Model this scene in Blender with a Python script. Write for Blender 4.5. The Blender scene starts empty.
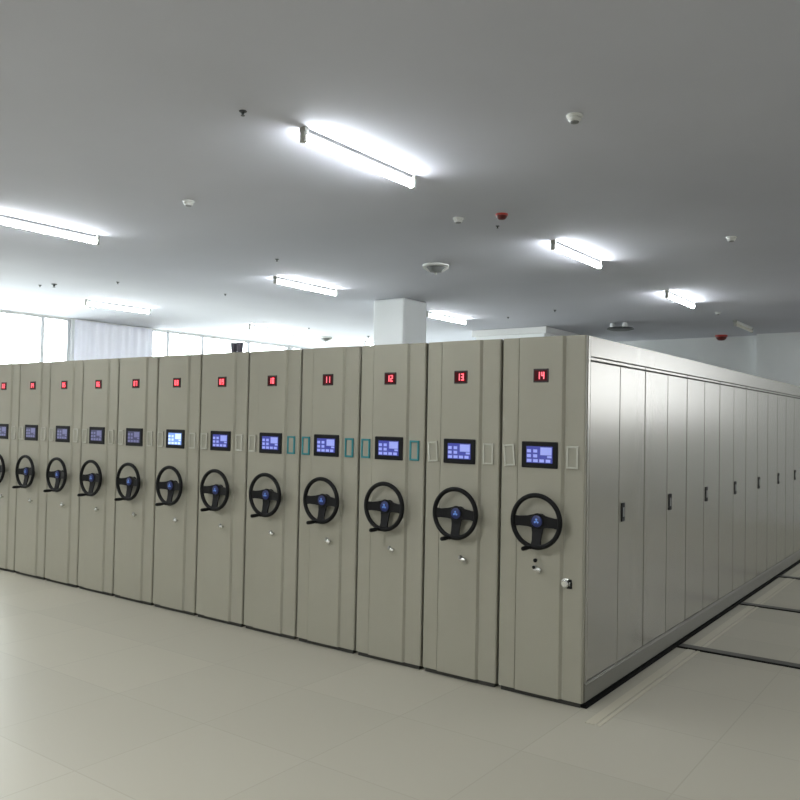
import bpy, bmesh, math, random
from mathutils import Matrix, Vector
random.seed(4)
PI = math.pi
scene = bpy.context.scene
COL = scene.collection

# ------------------------------------------------------------------ materials
def lin(c):
    return tuple((v / 12.92 if v <= .04045 else ((v + .055) / 1.055) ** 2.4) for v in (x / 255 for x in c))

def mat(name, rgb, rough=.5, metal=0.0, spec=.5, var=0.0, vscale=4.0, bump=0.0, bscale=60.0, emit=None, estr=0.0, coat=0.0):
    m = bpy.data.materials.new(name); m.use_nodes = True
    nt = m.node_tree; b = nt.nodes['Principled BSDF']
    c = lin(rgb)
    b.inputs['Base Color'].default_value = (*c, 1)
    b.inputs['Roughness'].default_value = rough
    b.inputs['Metallic'].default_value = metal
    b.inputs['Specular IOR Level'].default_value = spec
    b.inputs['Coat Weight'].default_value = coat
    if emit is not None:
        b.inputs['Emission Color'].default_value = (*lin(emit), 1)
        b.inputs['Emission Strength'].default_value = estr
    tc = nt.nodes.new('ShaderNodeTexCoord')
    if var:
        n = nt.nodes.new('ShaderNodeTexNoise'); n.inputs['Scale'].default_value = vscale; n.inputs['Detail'].default_value = 4
        r = nt.nodes.new('ShaderNodeValToRGB')
        r.color_ramp.elements[0].position = .3; r.color_ramp.elements[1].position = .7
        r.color_ramp.elements[0].color = (*[v * (1 - var) for v in c], 1)
        r.color_ramp.elements[1].color = (*[min(1, v * (1 + var)) for v in c], 1)
        nt.links.new(tc.outputs['Object'], n.inputs['Vector']); nt.links.new(n.outputs['Fac'], r.inputs['Fac'])
        nt.links.new(r.outputs['Color'], b.inputs['Base Color'])
    if bump:
        n = nt.nodes.new('ShaderNodeTexNoise'); n.inputs['Scale'].default_value = bscale; n.inputs['Detail'].default_value = 3
        bp = nt.nodes.new('ShaderNodeBump'); bp.inputs['Strength'].default_value = bump; bp.inputs['Distance'].default_value = .01
        nt.links.new(tc.outputs['Object'], n.inputs['Vector']); nt.links.new(n.outputs['Fac'], bp.inputs['Height'])
        nt.links.new(bp.outputs['Normal'], b.inputs['Normal'])
    return m

def floor_mat():
    m = mat('floor_tile', (176, 170, 150), 0.4, spec=.25)
    nt = m.node_tree; b = nt.nodes['Principled BSDF']; tc = nt.nodes.new('ShaderNodeTexCoord')
    br = nt.nodes.new('ShaderNodeTexBrick'); br.offset = 0
    c = lin((166, 162, 147))
    br.inputs['Color1'].default_value = (*c, 1); br.inputs['Color2'].default_value = (*[v * .94 for v in c], 1)
    br.inputs['Mortar'].default_value = (*[v * .86 for v in c], 1)
    br.inputs['Scale'].default_value = 1; br.inputs['Mortar Size'].default_value = .004
    br.inputs['Brick Width'].default_value = .8; br.inputs['Row Height'].default_value = .8
    nt.links.new(tc.outputs['Object'], br.inputs['Vector']); nt.links.new(br.outputs['Color'], b.inputs['Base Color'])
    return m

def glass_mat():
    m = bpy.data.materials.new('window_glass'); m.use_nodes = True
    nt = m.node_tree; nt.nodes.clear()
    o = nt.nodes.new('ShaderNodeOutputMaterial'); t = nt.nodes.new('ShaderNodeBsdfTransparent'); g = nt.nodes.new('ShaderNodeBsdfGlossy')
    g.inputs['Roughness'].default_value = .02; t.inputs['Color'].default_value = (.93, .96, .95, 1)
    f = nt.nodes.new('ShaderNodeFresnel'); f.inputs['IOR'].default_value = 1.3
    mx = nt.nodes.new('ShaderNodeMixShader')
    nt.links.new(f.outputs[0], mx.inputs[0]); nt.links.new(t.outputs[0], mx.inputs[1]); nt.links.new(g.outputs[0], mx.inputs[2])
    nt.links.new(mx.outputs[0], o.inputs[0])
    return m

M = dict(
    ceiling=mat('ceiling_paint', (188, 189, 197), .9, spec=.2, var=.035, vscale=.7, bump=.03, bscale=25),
    wall=mat('wall_paint', (234, 236, 236), .85, spec=.2, var=.02, vscale=1.5),
    floor=floor_mat(),
    panel=mat('beige_powder_coat', (147, 144, 130), .4, spec=.35, var=.02, vscale=5, bump=.03, bscale=350),
    side=mat('side_powder_coat', (152, 149, 137), .27, metal=.6, spec=.5, var=.02, vscale=3, bump=.015, bscale=200),
    gap=mat('gap_shadow', (44, 43, 38), .8),  # dark colour standing in for shadow in door gaps and under the units
    plinth=mat('plinth_grey', (120, 118, 108), .45, metal=.2),
    black=mat('black_plastic', (9, 9, 10), .55, spec=.2),
    rubber=mat('black_grip', (9, 9, 9), .6, spec=.2, bump=.05, bscale=200),
    blue=mat('blue_cap', (14, 32, 96), .4),
    emblem=mat('pale_emblem', (96, 140, 220), .4),
    led_case=mat('display_case', (20, 8, 9), .4),
    led_face=mat('display_face', (40, 3, 6), .6, spec=.15, emit=(110, 4, 14), estr=.14),
    led=mat('red_digit', (255, 60, 70), .4, emit=(255, 120, 135), estr=1.0),
    scr=mat('lit_screen', (30, 34, 90), .3, emit=(58, 66, 165), estr=.5),
    scr_icon=mat('lit_icons', (120, 130, 185), .3, emit=(150, 160, 228), estr=.42),
    scr_hi=mat('bright_screen', (70, 100, 150), .3, emit=(120, 160, 238), estr=.62),
    scr_hi_icon=mat('bright_icons', (150, 165, 190), .3, emit=(205, 222, 250), estr=.68),
    scr_lo=mat('dim_screen', (44, 45, 70), .3, emit=(60, 62, 105), estr=.3),
    scr_lo_icon=mat('dim_icons', (90, 90, 122), .3, emit=(120, 122, 168), estr=.3),
    clear=mat('clear_holder', (178, 177, 165), .2, metal=.1),
    card=mat('holder_card', (142, 140, 126), .4),
    teal=mat('teal_holder', (32, 122, 130), .35),
    silver=mat('polished_metal', (205, 205, 200), .2, metal=.9),
    steel=mat('brushed_metal', (150, 150, 146), .32, metal=.8),
    handle=mat('dark_handle', (14, 13, 12), .6, spec=.2),
    spine=mat('batten_spine', (58, 59, 58), .7),
    socket=mat('lamp_socket', (150, 150, 142), .5),
    tube=mat('lit_tube', (255, 255, 255), .4, emit=(246, 252, 255), estr=46.0),
    tube_off=mat('unlit_tube', (225, 222, 210), .3),
    white=mat('white_plastic', (222, 223, 220), .4),
    grey=mat('grey_plastic', (120, 122, 122), .5),
    darkgrey=mat('dark_grey_plastic', (52, 55, 56), .5),
    red=mat('red_plastic', (96, 14, 11), .45),
    redlight=mat('red_rim', (190, 60, 50), .4),
    added_glow=mat('glowing_pane', (235, 238, 240), .6, emit=(245, 248, 255), estr=4.0),  # added glow of the unseen far window, mirrored in the side doors
    frame=mat('window_frame', (196, 198, 202), .4, metal=.2),
    glass=glass_mat(),
    curtain=mat('pale_curtain', (228, 229, 240), .85, spec=.1),
    rail=mat('rail_steel', (70, 69, 64), .4, metal=.5),
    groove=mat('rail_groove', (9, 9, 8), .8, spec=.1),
    strip=mat('edging_strip', (176, 171, 152), .35),
    cup=mat('dark_cup', (84, 80, 92), .5),
    shade=mat('crown_white', (222, 222, 220), .7),
)

# ------------------------------------------------------------------ geometry helpers
def box(bm, x0, x1, y0, y1, z0, z1, bev=0.0, seg=1):
    r = bmesh.ops.create_cube(bm, size=1)
    vs = r['verts']
    for v in vs:
        v.co = Vector((x0 + (v.co.x + .5) * (x1 - x0), y0 + (v.co.y + .5) * (y1 - y0), z0 + (v.co.z + .5) * (z1 - z0)))
    if bev:
        es = list({e for v in vs for e in v.link_edges})
        bmesh.ops.bevel(bm, geom=es, offset=bev, segments=seg, affect='EDGES', profile=.5)

def lathe(bm, prof, axis='z', origin=(0, 0, 0), n=24, cap=True):
    """prof: list of (radius, height). axis 'z' goes up, 'y-' goes towards the viewer (-y), 'x+' towards +x"""
    rings = []
    o = Vector(origin)
    for r, h in prof:
        ring = []
        for i in range(n):
            a = 2 * PI * i / n
            p = Vector((r * math.cos(a), r * math.sin(a), h))
            if axis == 'y-': p = Vector((p.x, -p.z, p.y))
            elif axis == 'x+': p = Vector((p.z, p.x, p.y))
            ring.append(bm.verts.new(o + p))
        rings.append(ring)
    for a, b in zip(rings, rings[1:]):
        for i in range(n):
            bm.faces.new((a[i], a[(i + 1) % n], b[(i + 1) % n], b[i]))
    if cap:
        bm.faces.new(list(reversed(rings[0]))); bm.faces.new(rings[-1])

def torus(bm, R, r, cy, n=56, k=12):
    """ring in the xz plane at y = cy"""
    g = []
    for i in range(n):
        a = 2 * PI * i / n; ring = []
        for j in range(k):
            b = 2 * PI * j / k
            rr = R + r * math.cos(b)
            ring.append(bm.verts.new((rr * math.cos(a), cy + r * math.sin(b), rr * math.sin(a))))
        g.append(ring)
    for i in range(n):
        for j in range(k):
            bm.faces.new((g[i][j], g[(i + 1) % n][j], g[(i + 1) % n][(j + 1) % k], g[i][(j + 1) % k]))

def tube(bm, p0, p1, r0, r1=None, n=12):
    p0, p1 = Vector(p0), Vector(p1); r1 = r0 if r1 is None else r1
    d = (p1 - p0).normalized(); u = d.orthogonal().normalized(); w = d.cross(u)
    A = [bm.verts.new(p0 + (u * math.cos(t) + w * math.sin(t)) * r0) for t in (2 * PI * i / n for i in range(n))]
    B = [bm.verts.new(p1 + (u * math.cos(t) + w * math.sin(t)) * r1) for t in (2 * PI * i / n for i in range(n))]
    for i in range(n):
        bm.faces.new((A[i], A[(i + 1) % n], B[(i + 1) % n], B[i]))
    bm.faces.new(list(reversed(A))); bm.faces.new(B)

def prism(bm, pts, z0, z1):
    """xy outline lifted along z"""
    a = [bm.verts.new((x, y, z0)) for x, y in pts]; b = [bm.verts.new((x, y, z1)) for x, y in pts]
    n = len(pts)
    for i in range(n):
        bm.faces.new((a[i], a[(i + 1) % n], b[(i + 1) % n], b[i]))
    bm.faces.new(list(reversed(a))); bm.faces.new(b)

def mesh(name, build, m, smooth=False):
    bm = bmesh.new(); build(bm)
    bmesh.ops.recalc_face_normals(bm, faces=bm.faces)
    me = bpy.data.meshes.new(name); bm.to_mesh(me); bm.free()
    me.materials.append(m)
    if smooth:
        for p in me.polygons: p.use_smooth = True
        try: me.set_sharp_from_angle(angle=math.radians(38))
        except Exception: pass
    return me

def obj(name, me, parent=None, loc=(0, 0, 0)):
    o = bpy.data.objects.new(name, me); COL.objects.link(o); o.location = loc
    if parent is not None: o.parent = parent
    return o

def thing(name, label, cat, loc=(0, 0, 0), group=None):
    o = bpy.data.objects.new(name, None); COL.objects.link(o); o.location = loc
    o.empty_display_size = .1
    o['label'] = label; o['category'] = cat
    if group: o['group'] = group
    return o

def tag(o, label, cat, group=None):
    o['label'] = label; o['category'] = cat
    if group: o['group'] = group
    return o

def struct(name, build, m, parent=None):
    o = obj(name, mesh(name, build, m), parent)
    if parent is None: o['kind'] = 'structure'
    return o

# ------------------------------------------------------------------ the room
CEIL = 3.5
XL, XR, YB, YF = -11.5, 7.0, -9.0, 11.6
struct('floor', lambda b: box(b, XL - .2, XR + .2, YB - .2, YF + .2, -.15, 0), M['floor'])
struct('ceiling', lambda b: box(b, XL - .2, XR + .2, YB - .2, YF + .2, CEIL, CEIL + .2), M['ceiling'])
FW = (3.0, 6.8, 1.9, 3.46)      # unseen high window added in the far wall to brighten the side doors
def far_wall(b):
    box(b, XL - .2, FW[0], YF, YF + .2, 0, CEIL); box(b, FW[1], XR + .2, YF, YF + .2, 0, CEIL)
    box(b, FW[0], FW[1], YF, YF + .2, 0, FW[2]); box(b, FW[0], FW[1], YF, YF + .2, FW[3], CEIL)
struct('wall_far', far_wall, M['wall'])
struct('wall_right', lambda b: box(b, XR, XR + .2, YB, YF, 0, CEIL), M['wall'])
struct('wall_back', lambda b: box(b, XL - .2, XR + .2, YB - .2, YB, 0, CEIL), M['wall'])

SILL, HEAD = .9, 3.485
BAYS = [(.1, 3.62), (5.3, 9.3), (9.36, 11.55)]
def left_wall(b):
    ys = [YB] + [v for t in BAYS for v in t] + [YF]
    for i in range(0, len(ys), 2):
        box(b, XL - .2, XL, ys[i], ys[i + 1], 0, CEIL)
    for y0, y1 in BAYS:
        box(b, XL - .2, XL, y0, y1, 0, SILL)
        box(b, XL - .2, XL, y0, y1, HEAD, CEIL)
struct('wall_left', left_wall, M['wall'])
MULL = [[1.3, 3.08], [5.78, 6.68, 8.0], [10.5]]
for i, ((y0, y1), mu) in enumerate(zip(BAYS, MULL)):
    def frame(b, y0=y0, y1=y1, mu=mu):
        x0, x1 = XL - .12, XL - .03
        box(b, x0, x1, y0, y1, HEAD - .03, HEAD); box(b, x0, x1, y0, y1, SILL, SILL + .06)
        for y in [y0 + .03] + mu + [y1 - .03]:
            box(b, x0, x1, y - .035, y + .035, SILL + .06, HEAD - .03)
    w = struct('window_%d' % (i + 1), frame, M['frame'])
    obj('window_pane', mesh('window_pane', lambda b, y0=y0, y1=y1: box(b, XL - .08, XL - .072, y0 + .03, y1 - .03, SILL + .03, HEAD - .03), M['glass']), w)

def frame(b):
    y0, y1 = YF + .03, YF + .12
    box(b, FW[0], FW[1], y0, y1, FW[3] - .04, FW[3]); box(b, FW[0], FW[1], y0, y1, FW[2], FW[2] + .04)
    for i in range(5):
        x = FW[0] + .03 + (FW[1] - FW[0] - .06) * i / 4
        box(b, x - .03, x + .03, y0, y1, FW[2] + .04, FW[3] - .04)
w = struct('window_4', frame, M['frame'])  # unseen window added in the far wall
obj('window_pane', mesh('window_pane', lambda b: box(b, FW[0] + .03, FW[1] - .03, YF + .07, YF + .078, FW[2] + .03, FW[3] - .03), M['added_glow']), w)  # glowing pane of the added window

# pale curtain pulled over the stretch between two windows
def curtain(b):
    n = 80; y0, y1 = 3.63, 5.32
    f, k = [], []
    for i in range(n + 1):
        t = i / n; y = y0 + (y1 - y0) * t
        x = XL + .08 + .022 * math.sin(t * 58) + .01 * math.sin(t * 23)
        f.append((x, y)); k.append((x - .006, y))
    prism(b, f + k[::-1], .12, 3.47)
tag(obj('curtain', mesh('curtain', curtain, M['curtain'], True)), 'pale white curtain hanging between the bright windows on the left', 'curtain')

# columns and boxed shaft
struct('wall_column', lambda b: box(b, -5.24, -4.68, 4.52, 5.1, 0, CEIL, .03, 3), M['wall'])
struct('wall_pillar', lambda b: box(b, -1.5, -.62, 11.35, YF, 0, CEIL), M['wall'])
struct('wall_shaft', lambda b: box(b, -5.9, -4.47, 8.55, 10.4, 0, CEIL - .12), M['wall'])
struct('trim_1', lambda b: box(b, -5.96, -4.41, 8.49, 10.46, CEIL - .12, CEIL - .005), M['shade'])

# ------------------------------------------------------------------ ceiling lights
TUBES_Z = 3.444
batten_me = mesh('batten', lambda b: box(b, -.011, .011, -.57, .57, 3.474, CEIL, .002), M['spine'])
batten_off = mesh('batten', lambda b: box(b, -.02, .02, -.57, .57, 3.474, CEIL, .002), M['white'])
def socket(b):
    box(b, -.02, .02, -.584, -.555, 3.405, 3.48, .004); box(b, -.026, .026, -.584, -.55, 3.47, 3.499, .003)
socket_a = mesh('lamp_socket', socket, M['socket'])
def socket2(b):
    box(b, -.02, .02, .555, .584, 3.405, 3.48, .004); box(b, -.026, .026, .55, .584, 3.47, 3.499, .003)
socket_b = mesh('lamp_socket', socket2, M['socket'])
def tubem(b): tube(b, (0, -.555, TUBES_Z - .006), (0, .555, TUBES_Z - .006), .026, n=16)
tube_on = mesh('lamp_tube', tubem, M['tube'], True)
tube_off = mesh('lamp_tube', tubem, M['tube_off'], True)
LIGHTS = [
    (-1.32, -.61, 'lit white tube light, largest and nearest one on the ceiling', 1),
    (-1.35, 2.9, 'lit tube light right of the round red ceiling detector', 1),
    (-1.36, 6.3, 'lit tube light above the shelving unit with side doors', 1),
    (-1.35, 9.72, 'unlit tube fixture near the far wall at right', 0),
    (-5.03, -.7, 'lit tube light cut off by the left edge of the photo', 1),
    (-5.09, 2.94, 'lit tube light in the middle of the ceiling, left of the white square column', 1),
    (-5.2, 6.44, 'lit tube light just right of the white square column', 1),
    (-9.05, 2.9, 'lit tube light beside a round diffuser near the bright left windows', 1),
    (-9.15, 6.35, 'thin lit tube light close above and right of the two dark cups', 1),
    (-9.1, 9.75, 'farthest lit tube light, just above the cabinet tops left of the column', 1),
]
for x, y, lab, on in LIGHTS:
    t = thing('tube_light', lab, 'ceiling light', (x, y, 0), 'fluorescent tube lights on the ceiling')
    obj('batten', batten_me if on else batten_off, t)
    obj('lamp_socket', socket_a, t); obj('lamp_socket', socket_b, t)
    obj('lamp_tube', tube_on if on else tube_off, t)
# bare area lights added out of view along the tube rows for brightness
for x, y in [(2.45, -.6), (2.45, 2.9), (2.45, 6.3), (2.45, 9.7), (2.45, -4.1), (-1.35, -4.1), (-5.1, -4.1), (-9.1, -.7), (-9.1, -4.1), (-1.35, -7.6), (-5.1, -7.6), (2.45, -7.6)]:
    l = bpy.data.lights.new('added_lamp', 'AREA'); l.shape = 'RECTANGLE'; l.size = .05; l.size_y = 1.2
    l.energy = 20 if x > 0 else 56; l.color = (.96, .985, 1)
    o = bpy.data.objects.new('added_lamp', l); COL.objects.link(o); o.location = (x, y, 3.42)

# ------------------------------------------------------------------ small ceiling devices
det_base = mesh('detector_base', lambda b: lathe(b, [(.062, CEIL), (.062, CEIL - .012), (.05, CEIL - .018)][::-1], n=28), M['white'], True)
det_head = mesh('detector_head', lambda b: lathe(b, [(.048, CEIL - .016), (.05, CEIL - .034), (.036, CEIL - .05)][::-1], n=28), M['white'], True)
det_eye = mesh('detector_window', lambda b: lathe(b, [(.034, CEIL - .049), (.03, CEIL - .058), (.012, CEIL - .062)][::-1], n=24), M['grey'], True)
for x, y, lab in [
        (.11, -.47, 'round white smoke detector, nearest one, right of the largest tube light'),
        (.09, 3.06, 'round white smoke detector at the right edge of the ceiling'),
        (-1.68, 1.15, 'round white smoke detector left of the red ceiling detector'),
        (-3.25, -.47, 'round white smoke detector on the left part of the ceiling'),
        (-1.33, 8.04, 'small white smoke detector right of the third tube light, near the far wall')]:
    t = thing('smoke_detector', lab, 'smoke detector', (x, y, CEIL * .24), 'smoke detectors on the ceiling'); t.scale = (.76,) * 3
    obj('detector_base', det_base, t); obj('detector_head', det_head, t); obj('detector_window', det_eye, t)

spr_plate = mesh('escutcheon', lambda b: lathe(b, [(.036, CEIL + .004), (.034, CEIL - .006), (.018, CEIL - .012)][::-1], n=20), M['darkgrey'], True)
def spr(b):
    lathe(b, [(.014, CEIL - .01), (.013, CEIL - .024), (.006, CEIL - .03)][::-1], n=12)
    for s in (-1, 1):
        tube(b, (s * .012, 0, CEIL - .02), (s * .004, 0, CEIL - .04), .003, n=6)
    lathe(b, [(.018, CEIL - .038), (.018, CEIL - .042)][::-1], n=16)
spr_head = mesh('sprinkler_head', spr, M['darkgrey'], True)
for x, y, s, lab in [
        (-1.44, -1.56, 1, 'dark sprinkler head just left of the largest tube light'),
        (-8.16, 1.28, 1.7, 'black sprinkler head on the left, the darkest dot above the windows'),
        (-8.42, 1.23, 1, 'small grey sprinkler head beside the black one at far left'),
        (-7.24, 1.63, 1, 'tiny sprinkler head left on the ceiling, right above the window tube light'),
        (-6.75, 3.04, .9, 'faint sprinkler head left of the middle tube light'),
        (-4.32, 1.62, 1, 'small sprinkler head right above the middle tube light'),
        (-8.55, 6.75, 1, 'small grey sprinkler head left of the column, above the round diffuser'),
        (-6.9, 6.71, 1.1, 'small grey sprinkler head touching the left edge of the column'),
        (-8.41, 8.41, 1.5, 'black sprinkler head left of the column, low near the cabinet tops'),
        (-1.53, 1.57, .8, 'tiny dark sprinkler head just below the red ceiling detector'),
        (-4.42, 7.09, 1, 'faint sprinkler head right of the column light'),
        (-3.39, 6.69, 1.1, 'faint flat sprinkler head left of the third tube light')]:
    t = thing('ceiling_sprinkler', lab, 'sprinkler', (x, y, CEIL * (1 - s * .65)), 'sprinkler heads on the ceiling')
    s *= .65; t.scale = (s, s, s)
    obj('escutcheon', spr_plate, t); obj('sprinkler_head', spr_head, t)

# round flared diffusers
def flare(b):
    lathe(b, [(.13, CEIL - .03), (.17, CEIL - .02), (.172, CEIL)], n=36)
    for a in (.63, .63 + PI):
        c, d = math.cos(a), math.sin(a)
        tube(b, (c * .075, d * .075, CEIL - .085), (c * .155, d * .155, CEIL - .02), .014, .026, n=10)
flare_me = mesh('flared_ring', flare, M['white'], True)
cone_me = mesh('inner_cone', lambda b: lathe(b, [(.02, CEIL - .1), (.07, CEIL - .092), (.1, CEIL - .06), (.13, CEIL - .028)], n=32), M['grey'], True)
knob_me = mesh('centre_knob', lambda b: lathe(b, [(.006, CEIL - .125), (.016, CEIL - .12), (.018, CEIL - .1), (.012, CEIL - .09)], n=16), M['white'], True)
for x, y, lab in [
        (-3.0, 2.79, 'round white flared ceiling diffuser with grey centre, below the red detector'),
        (-9.29, 2.6, 'round diffuser at the left end of the window-side tube light'),
        (-9.38, 8.16, 'round grey diffuser left of the column, just above the cabinet tops')]:
    t = thing('ceiling_diffuser', lab, 'ceiling diffuser', (x, y, CEIL * .13), 'round diffusers on the ceiling'); t.scale = (.87,) * 3
    obj('flared_ring', flare_me, t); obj('inner_cone', cone_me, t); obj('centre_knob', knob_me, t)

t = thing('hanging_fixture', 'dark flat fixture hung on two white stubs above the shelving side doors', 'ceiling fixture', (-3.1, 8.66, 0))
obj('plate', mesh('plate', lambda b: lathe(b, [(.17, CEIL - .125), (.23, CEIL - .11), (.21, CEIL - .085), (.1, CEIL - .08)], n=32), M['darkgrey'], True), t)  # dark plate colour stands in for shadow on the underside
for sx in (-.13, .09):
    obj('stub', mesh('stub', lambda b, sx=sx: lathe(b, [(.04, CEIL - .085), (.05, CEIL - .04), (.035, CEIL)], origin=(sx, -.03, 0), n=18), M['white'], True), t)

for x, y, lab in [(-1.3, 1.23, 'round red detector in the middle of the ceiling'),
                  (-2.12, 11.3, 'dark red alarm by the far wall, right of the shelving')]:
    t = thing('red_detector', lab, 'fire alarm', (x, y, 0))
    k = 1.0
    obj('rim', mesh('rim', lambda b: lathe(b, [(.062, CEIL - .02), (.066, CEIL - .012), (.066, CEIL)], n=28), M['redlight'], True), t)
    obj('dome', mesh('dome', lambda b: lathe(b, [(.012, CEIL - .06), (.036, CEIL - .055), (.052, CEIL - .038), (.057, CEIL - .019)], n=28), M['red'], True), t)
    t.scale = (.8,) * 3; t.location.z = CEIL * .2
    if y > 5: t.scale = (1.7, 1.7, 1.7); t.location.z = CEIL * (1 - 1.7)

# ------------------------------------------------------------------ mobile shelving units
W, H, NS, SEC = .6014, 2.3, 8, 1.0028
LEN = NS * SEC + .07
CX = -.303          # centre of the raised strip

def front(b):
    prism(b, [(-.587, .03), (-.587, .007), (-.580, 0), (-.470, 0), (-.467, .005), (-.461, .005), (-.457, -.012), (-.155, -.012), (-.141, .004), (-.134, .004), (-.131, 0), (-.011, 0), (-.004, .007), (-.004, .03)], .03, H)
P_front = mesh('front_panel', front, M['panel'])
P_body = mesh('carcass', lambda b: box(b, -.583, -.008, .03, LEN, .02, H - .004), M['panel'])
P_base = mesh('plinth', lambda b: box(b, -.57, -.02, .012, LEN - .01, 0, .03), M['gap'])  # dark plinth colour stands in for shadow under the unit
# display
P_led = mesh('number_display', lambda b: box(b, -.36, -.253, -.017, -.008, 2.007, 2.095, .003), M['led_case'])
P_ledf = mesh('display_face', lambda b: box(b, -.351, -.262, -.0182, -.0165, 2.017, 2.085), M['led_face'])
SEG = {'0': 'abcdef', '1': 'bc', '2': 'abged', '3': 'abgcd', '4': 'fgbc', '5': 'afgcd', '6': 'afgedc', '7': 'abc', '8': 'abcdefg', '9': 'abcdfg'}
def digits(b, s):
    h, w, t = .046, .021, .0066
    for i, ch in enumerate(s):
        x = -.3065 + (-.026 if i == 0 else .005); z = 2.028
        R = dict(a=(x, x + w, z + h - t, z + h), g=(x, x + w, z + h / 2 - t / 2, z + h / 2 + t / 2), d=(x, x + w, z, z + t),
                 f=(x, x + t, z + h / 2, z + h), b=(x + w - t, x + w, z + h / 2, z + h), e=(x, x + t, z, z + h / 2), c=(x + w - t, x + w, z, z + h / 2))
        for q in SEG[ch]:
            x0, x1, z0, z1 = R[q]; box(b, x0, x1, -.0198, -.018, z0, z1)
# touch screen
def bezel(b):
    box(b, -.434, -.181, -.021, -.008, 1.46, 1.628, .006, 2)
P_scr = mesh('touch_screen', bezel, M['black'])
def face(b): box(b, -.397, -.215, -.0226, -.0205, 1.492, 1.598)
def icons(b):
    y0, y1 = -.0242, -.0224
    for c in range(2):
        for r in range(2):
            x = -.392 + c * .044; z = 1.527 + r * .031
            box(b, x, x + .028, y0, y1, z, z + .02)
    box(b, -.298, -.22, y0, y1, 1.543, 1.592)
    box(b, -.25, -.22, y0, y1, 1.526, 1.539)
    for c in range(4):
        x = -.392 + c * .044; box(b, x, x + .032, y0, y1, 1.497, 1.516)
P_face = {k: mesh('screen_face', face, M[m]) for k, m in dict(n='scr', h='scr_hi', l='scr_lo').items()}
P_icon = {k: mesh('screen_icons', icons, M[m]) for k, m in dict(n='scr_icon', h='scr_hi_icon', l='scr_lo_icon').items()}
# card holders
def holder(b, w=.08, h=.142, t=.013):
    box(b, -w / 2, -w / 2 + t, -.012, .0005, -h / 2, h / 2, .002); box(b, w / 2 - t, w / 2, -.012, .0005, -h / 2, h / 2, .002)
    box(b, -w / 2 + t, w / 2 - t, -.012, .0005, h / 2 - t, h / 2, .002); box(b, -w / 2 + t, w / 2 - t, -.012, .0005, -h / 2, -h / 2 + t, .002)
P_hold = {k: mesh('card_holder', holder, M[m]) for k, m in dict(c='clear', t='teal').items()}
P_card = mesh('card', lambda b: box(b, -.028, .028, -.005, .0003, -.058, .058), M['card'])
# hand wheel, around its own centre
def rim(b): torus(b, .163, .0155, -.122)
P_rim = mesh('hand_wheel', rim, M['rubber'], True)
def spoke(b, ang):
    d = Vector((math.cos(ang), 0, math.sin(ang))); s = Vector((-math.sin(ang), 0, math.cos(ang)))
    st = [(.02, .044, -.098), (.07, .034, -.102), (.12, .03, -.112), (.163, .036, -.122)]
    fr, bk = [], []
    for r, hw, y in st:
        fr.append([bm_v(b, d * r + s * q * hw + Vector((0, y - .007, 0))) for q in (-1, 1)])
        bk.append([bm_v(b, d * r + s * q * hw + Vector((0, y + .006, 0))) for q in (-1, 1)])
    for i in range(3):
        b.faces.new((fr[i][0], fr[i][1], fr[i + 1][1], fr[i + 1][0])); b.faces.new((bk[i][0], bk[i + 1][0], bk[i + 1][1], bk[i][1]))
        b.faces.new((fr[i][0], fr[i + 1][0], bk[i + 1][0], bk[i][0])); b.faces.new((fr[i][1], bk[i][1], bk[i + 1][1], fr[i + 1][1]))
    b.faces.new((fr[0][0], bk[0][0], bk[0][1], fr[0][1])); b.faces.new((fr[3][0], fr[3][1], bk[3][1], bk[3][0]))
def bm_v(b, co): return b.verts.new(co)
P_spoke = [mesh('spoke', lambda b, a=a: spoke(b, a), M['black']) for a in (PI + .04, -.04, -PI / 2)]
P_hub = mesh('hub', lambda b: lathe(b, [(.05, .05), (.042, .055), (.034, .06), (.046, .085), (.05, .104), (.044, .112)], 'y-', n=28), M['black'], True)
P_cap = mesh('hub_cap', lambda b: lathe(b, [(.037, .111), (.036, .1155), (.028, .119)], 'y-', n=28), M['blue'], True)
def emblem(b):
    for a in range(3):
        t = PI / 2 + a * 2 * PI / 3
        c = Vector((math.cos(t) * .011, -.1195, math.sin(t) * .011))
        lathe(b, [(.007, -.001), (.007, .001)], 'y-', origin=tuple(c), n=10)
    lathe(b, [(.0045, -.001), (.0045, .001)], 'y-', origin=(0, -.1195, 0), n=10)
P_emb = mesh('emblem', emblem, M['emblem'])
def crank(b):
    c = Vector((-.035, -.122, -.163))
    lathe(b, [(.014, -.012), (.014, .012), (.009, .016), (.009, .03), (.0125, .036), (.0145, .07), (.0135, .105), (.008, .112)], 'y-', origin=tuple(c), n=16)
P_crank = mesh('crank_handle', crank, M['rubber'], True)
# lock under the wheel
def lock(b):
    lathe(b, [(.013, .012), (.013, .022), (.009, .026)], 'y-', origin=(-.325, 0, .828), n=16)
P_lock = mesh('key_lock', lock, M['steel'], True)
def lever(b):
    lathe(b, [(.008, .012), (.008, .03), (.017, .034), (.017, .044), (.01, .048)], 'y-', origin=(-.288, 0, .817), n=18)
    box(b, -.322, -.288, -.043, -.035, .812, .822, .002)
P_lever = mesh('lock_lever', lever, M['silver'], True)

# right end: side doors
def side_frame(b):
    box(b, -.012, 0, .03, .066, .03, H, .002)
    box(b, -.012, 0, .066, LEN, 2.172, H, .002)
P_frame = mesh('side_frame', side_frame, M['side'])
def skirt(b):
    box(b, -.012, .004, .03, LEN, .03, .15, .003)
    box(b, -.012, .010, .03, LEN, .132, .142, .002)
P_skirt = mesh('side_skirt', skirt, M['plinth'])

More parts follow.
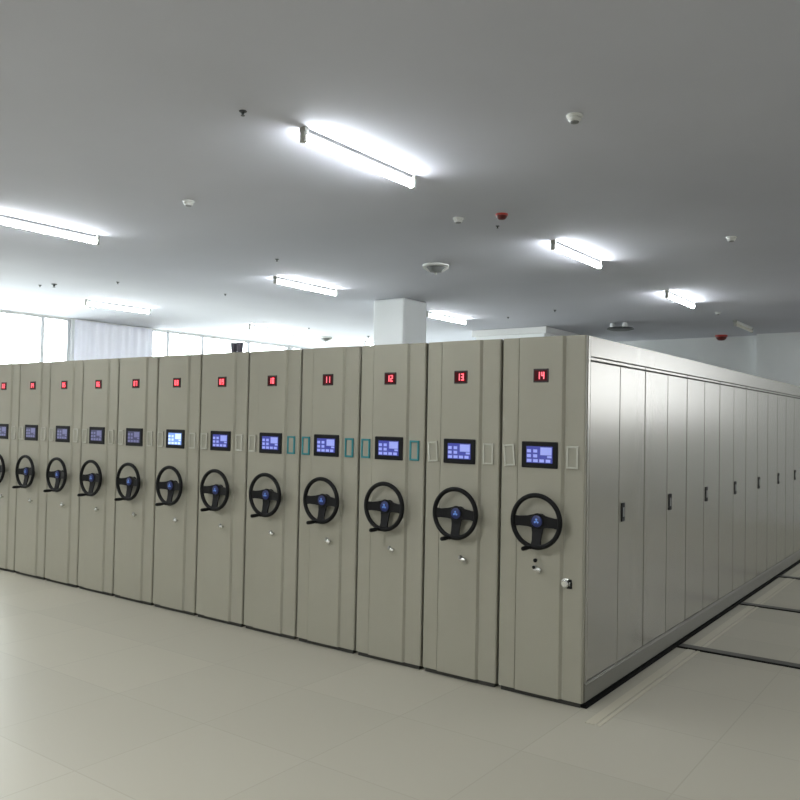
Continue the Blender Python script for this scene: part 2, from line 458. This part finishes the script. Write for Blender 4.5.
UNIT = {
    0: ('rightmost beige mobile shelving unit, reading 14, with doors down its long side', 'cc', 'n'),
    1: ('second mobile shelving unit from the right, reading 13, with clear card holders', 'cc', 'n'),
    2: ('third mobile shelving unit from the right, reading 12, with two teal card holders', 'tt', 'n'),
    3: ('fourth mobile shelving unit from the right, reading 11, with two teal card holders', 'tt', 'n'),
    4: ('fifth mobile shelving unit from the right, reading 10, teal card holder on its right only', 'ct', 'n'),
    5: ('sixth mobile shelving unit from the right, reading 09, just right of the two dark cups', 'cc', 'n'),
    6: ('seventh mobile shelving unit from the right, its screen bright pale blue', 'cc', 'h'),
    7: ('fifth full mobile shelving unit counted from the left end, with dim grey screen', 'cc', 'l'),
    8: ('fourth mobile shelving unit from the left edge, narrow in view, dim screen', 'cc', 'l'),
    9: ('third mobile shelving unit from the left edge, narrow in view, dim screen', 'cc', 'l'),
    10: ('second mobile shelving unit from the left edge, narrow in view, dim screen', 'cc', 'l'),
    11: ('mobile shelving unit cut off at the far left edge of the photo', 'cc', 'l'),
}
UNIT[5] = ('sixth mobile shelving unit from the right, reading 09, below the two dark cups', 'cc', 'n')
UNIT[7] = ('eighth mobile shelving unit from the right, left of the one with the brightest screen', 'cc', 'l')
for k in range(12):
    lab, hold, scr = UNIT[k]
    u = thing('mobile_shelving_unit', lab, 'mobile shelving', (-k * W, 0, 0), 'mobile shelving units in a row')
    obj('front_panel', P_front, u); obj('carcass', P_body, u); obj('plinth', P_base, u)
    d = obj('number_display', P_led, u, (.004, 0, 0)); obj('display_face', P_ledf, d)
    obj('digits', mesh('digits', lambda b: digits(b, '%02d' % (14 - k)), M['led']), d)
    s = obj('touch_screen', P_scr, u, (.004, 0, 0)); obj('screen_face', P_face[scr], s); obj('screen_icons', P_icon[scr], s)
    for i, x in enumerate((-.525, -.083)):
        h = obj('card_holder', P_hold[hold[i]], u, (x, 0, 1.535)); obj('card', P_card, h)
        if hold[i] == 't': h['label'] = 'teal card holder'
        if k in (0, 1) and i == 0: h.rotation_euler = (0, math.radians(-5), 0)
    w = obj('hand_wheel', P_rim, u, (-.289, .042, 1.128))
    for sp in P_spoke: obj('spoke', sp, w)
    hb = obj('hub', P_hub, w); obj('hub_cap', P_cap, w); obj('emblem', P_emb, w)
    obj('crank_handle', P_crank, w)
    lk = obj('key_lock', P_lock, u, (0 if k == 0 else .045, 0, 0)); obj('lock_lever', P_lever, lk)
    if k == 0:
        obj('gap_shadow_sheet', mesh('gap_shadow_sheet', lambda b: box(b, -.009, -.0072, .06, LEN - .002, .15, 2.175), M['gap']), u)  # dark sheet behind the doors, painting the shadow in their gaps
        obj('side_frame', P_frame, u); obj('side_skirt', P_skirt, u)
        obj('shadow_strip', mesh('shadow_strip', lambda b: box(b, -.019, .02, .02, LEN, 0, .024), M['groove']), u)  # black strip standing in for the shadow line along the skirt's foot
        obj('button', mesh('button', lambda b: lathe(b, [(.0125, .012), (.0125, .022), (.008, .025)], 'y-', origin=(-.322, 0, .872), n=16), M['black'], True), u)
        obj('button', mesh('button', lambda b: lathe(b, [(.0105, .024), (.0105, .03), (.006, .032)], 'y-', origin=(-.327, 0, .829), n=16), M['black'], True), lk)
        dl = obj('dial_lock', mesh('dial_lock', lambda b: lathe(b, [(.034, -.001), (.033, .006), (.026, .008), (.025, .022), (.019, .028)], 'y-', origin=(-.116, 0, .75), n=28), M['silver'], True), u)
        def latch(b):
            box(b, -.11, -.075, -.012, .001, .722, .738, .003); box(b, -.1, -.078, -.012, .001, .762, .778, .003)
            box(b, -.088, -.076, -.008, .001, .738, .762, .002)
        obj('latch', mesh('latch', latch, M['black']), dl)
        for n in range(NS):
            ya = .071 + n * SEC
            for j in range(2):
                a = ya + j * .506; e = a + (.497 if j == 0 else .483)
                dr = obj('side_door', mesh('side_door', lambda b: box(b, -.012, -.0015, a, e, .156, 2.139, .0025), M['side']), u)
                if j == 1:
                    hd = obj('door_handle', mesh('door_handle', lambda b: box(b, -.002, .006, a + .035, a + .098, 1.09, 1.216, .004, 2), M['handle']), dr)
            obj('door_rail', mesh('door_rail', lambda b: box(b, -.012, -.001, ya, ya + .989, 2.148, 2.166, .002), M['side']), u)

# bright inlay in each handle
for o in [o for o in COL.objects if o.name.startswith('door_handle')]:
    bb = [Vector(c) for c in o.bound_box]; ya = min(c.y for c in bb); yb = max(c.y for c in bb)
    me = o.data; bm = bmesh.new(); bm.from_mesh(me)
    n0 = len(bm.faces)
    box(bm, .0055, .0075, ya + .021, yb - .021, 1.122, 1.186, .002)
    bm.faces.ensure_lookup_table()
    for f in bm.faces[n0:]: f.material_index = 1
    bm.to_mesh(me); bm.free(); me.materials.append(M['steel'])

# two dark cups on top of the shelving
cup_me = mesh('dark_cup', lambda b: lathe(b, [(.024, 0), (.031, .09), (.027, .09), (.02, .01)], n=24), M['cup'], True)
for x, lab in ((-3.252, 'left one of two dark cups standing on the shelving tops'), (-3.178, 'right one of two dark cups standing on the shelving tops')):
    tag(obj('cup', cup_me, None, (x, .06, H)), lab, 'cup', 'dark cups on the shelving')

struct('trim_2', lambda b: (box(b, .105, .165, -.2, LEN, 0, .003), box(b, .178, .2, -.2, LEN, 0, .003)), M['strip'])

# floor rails crossing the aisle beside the end unit
for y, lab in ((1.83, 'dark floor rail nearest the camera, crossing the aisle floor'), (3.8, 'second dark floor rail crossing the aisle, in the middle'), (5.67, 'third dark floor rail, farthest one seen in the aisle')):
    t = thing('floor_rail', lab, 'floor rail', (0, y, 0), 'rails across the aisle floor')
    obj('rail_plate', mesh('rail_plate', lambda b: box(b, .021, 3.2, -.015, .09, 0, .004, .001), M['rail']), t)
    obj('rail_groove', mesh('rail_groove', lambda b: box(b, .021, 3.2, -.045, -.010, 0, .0055), M['groove']), t)

# ------------------------------------------------------------------ light from outside
wd = bpy.data.worlds.new('sky'); scene.world = wd; wd.use_nodes = True
bg = wd.node_tree.nodes['Background']; bg.inputs['Color'].default_value = (.93, .97, 1, 1); bg.inputs['Strength'].default_value = 11.5
for y0, y1 in BAYS:      # daylight portals guide the sampling of the sky through the windows
    l = bpy.data.lights.new('window_portal', 'AREA'); l.shape = 'RECTANGLE'; l.size = HEAD - SILL; l.size_y = y1 - y0
    l.cycles.is_portal = True
    o = bpy.data.objects.new('window_portal', l); COL.objects.link(o)
    o.location = (XL - .21, (y0 + y1) / 2, (SILL + HEAD) / 2); o.rotation_euler = (0, -PI / 2, 0)

# ------------------------------------------------------------------ camera
P = [2.0191457, -4.7183315, 1.7401146, .63049768, .02648916, -.01925803, 808.92]
yaw, pit, rol = P[3:6]
Rz = Matrix.Rotation(yaw, 3, 'Z'); Rx = Matrix.Rotation(pit, 3, 'X'); Ry = Matrix.Rotation(rol, 3, 'Y')
R = Rz @ Rx @ Ry
right, fwd, up = R.col[0], R.col[1], R.col[2]
cam = bpy.data.cameras.new('camera'); co = bpy.data.objects.new('camera', cam); COL.objects.link(co)
mw = Matrix.Identity(4)
for i in range(3):
    mw[i][0] = right[i]; mw[i][1] = up[i]; mw[i][2] = -fwd[i]; mw[i][3] = P[i]
co.matrix_world = mw
cam.sensor_width = 36; cam.sensor_fit = 'HORIZONTAL'; cam.lens = P[6] / 800 * 36; cam.clip_start = .05
scene.camera = co

scene.view_settings.view_transform = 'Standard'
scene.view_settings.look = 'None'
scene.view_settings.exposure = 0.52
scene.cycles.use_denoising = True
scene.cycles.max_bounces = 8
scene.cycles.diffuse_bounces = 5
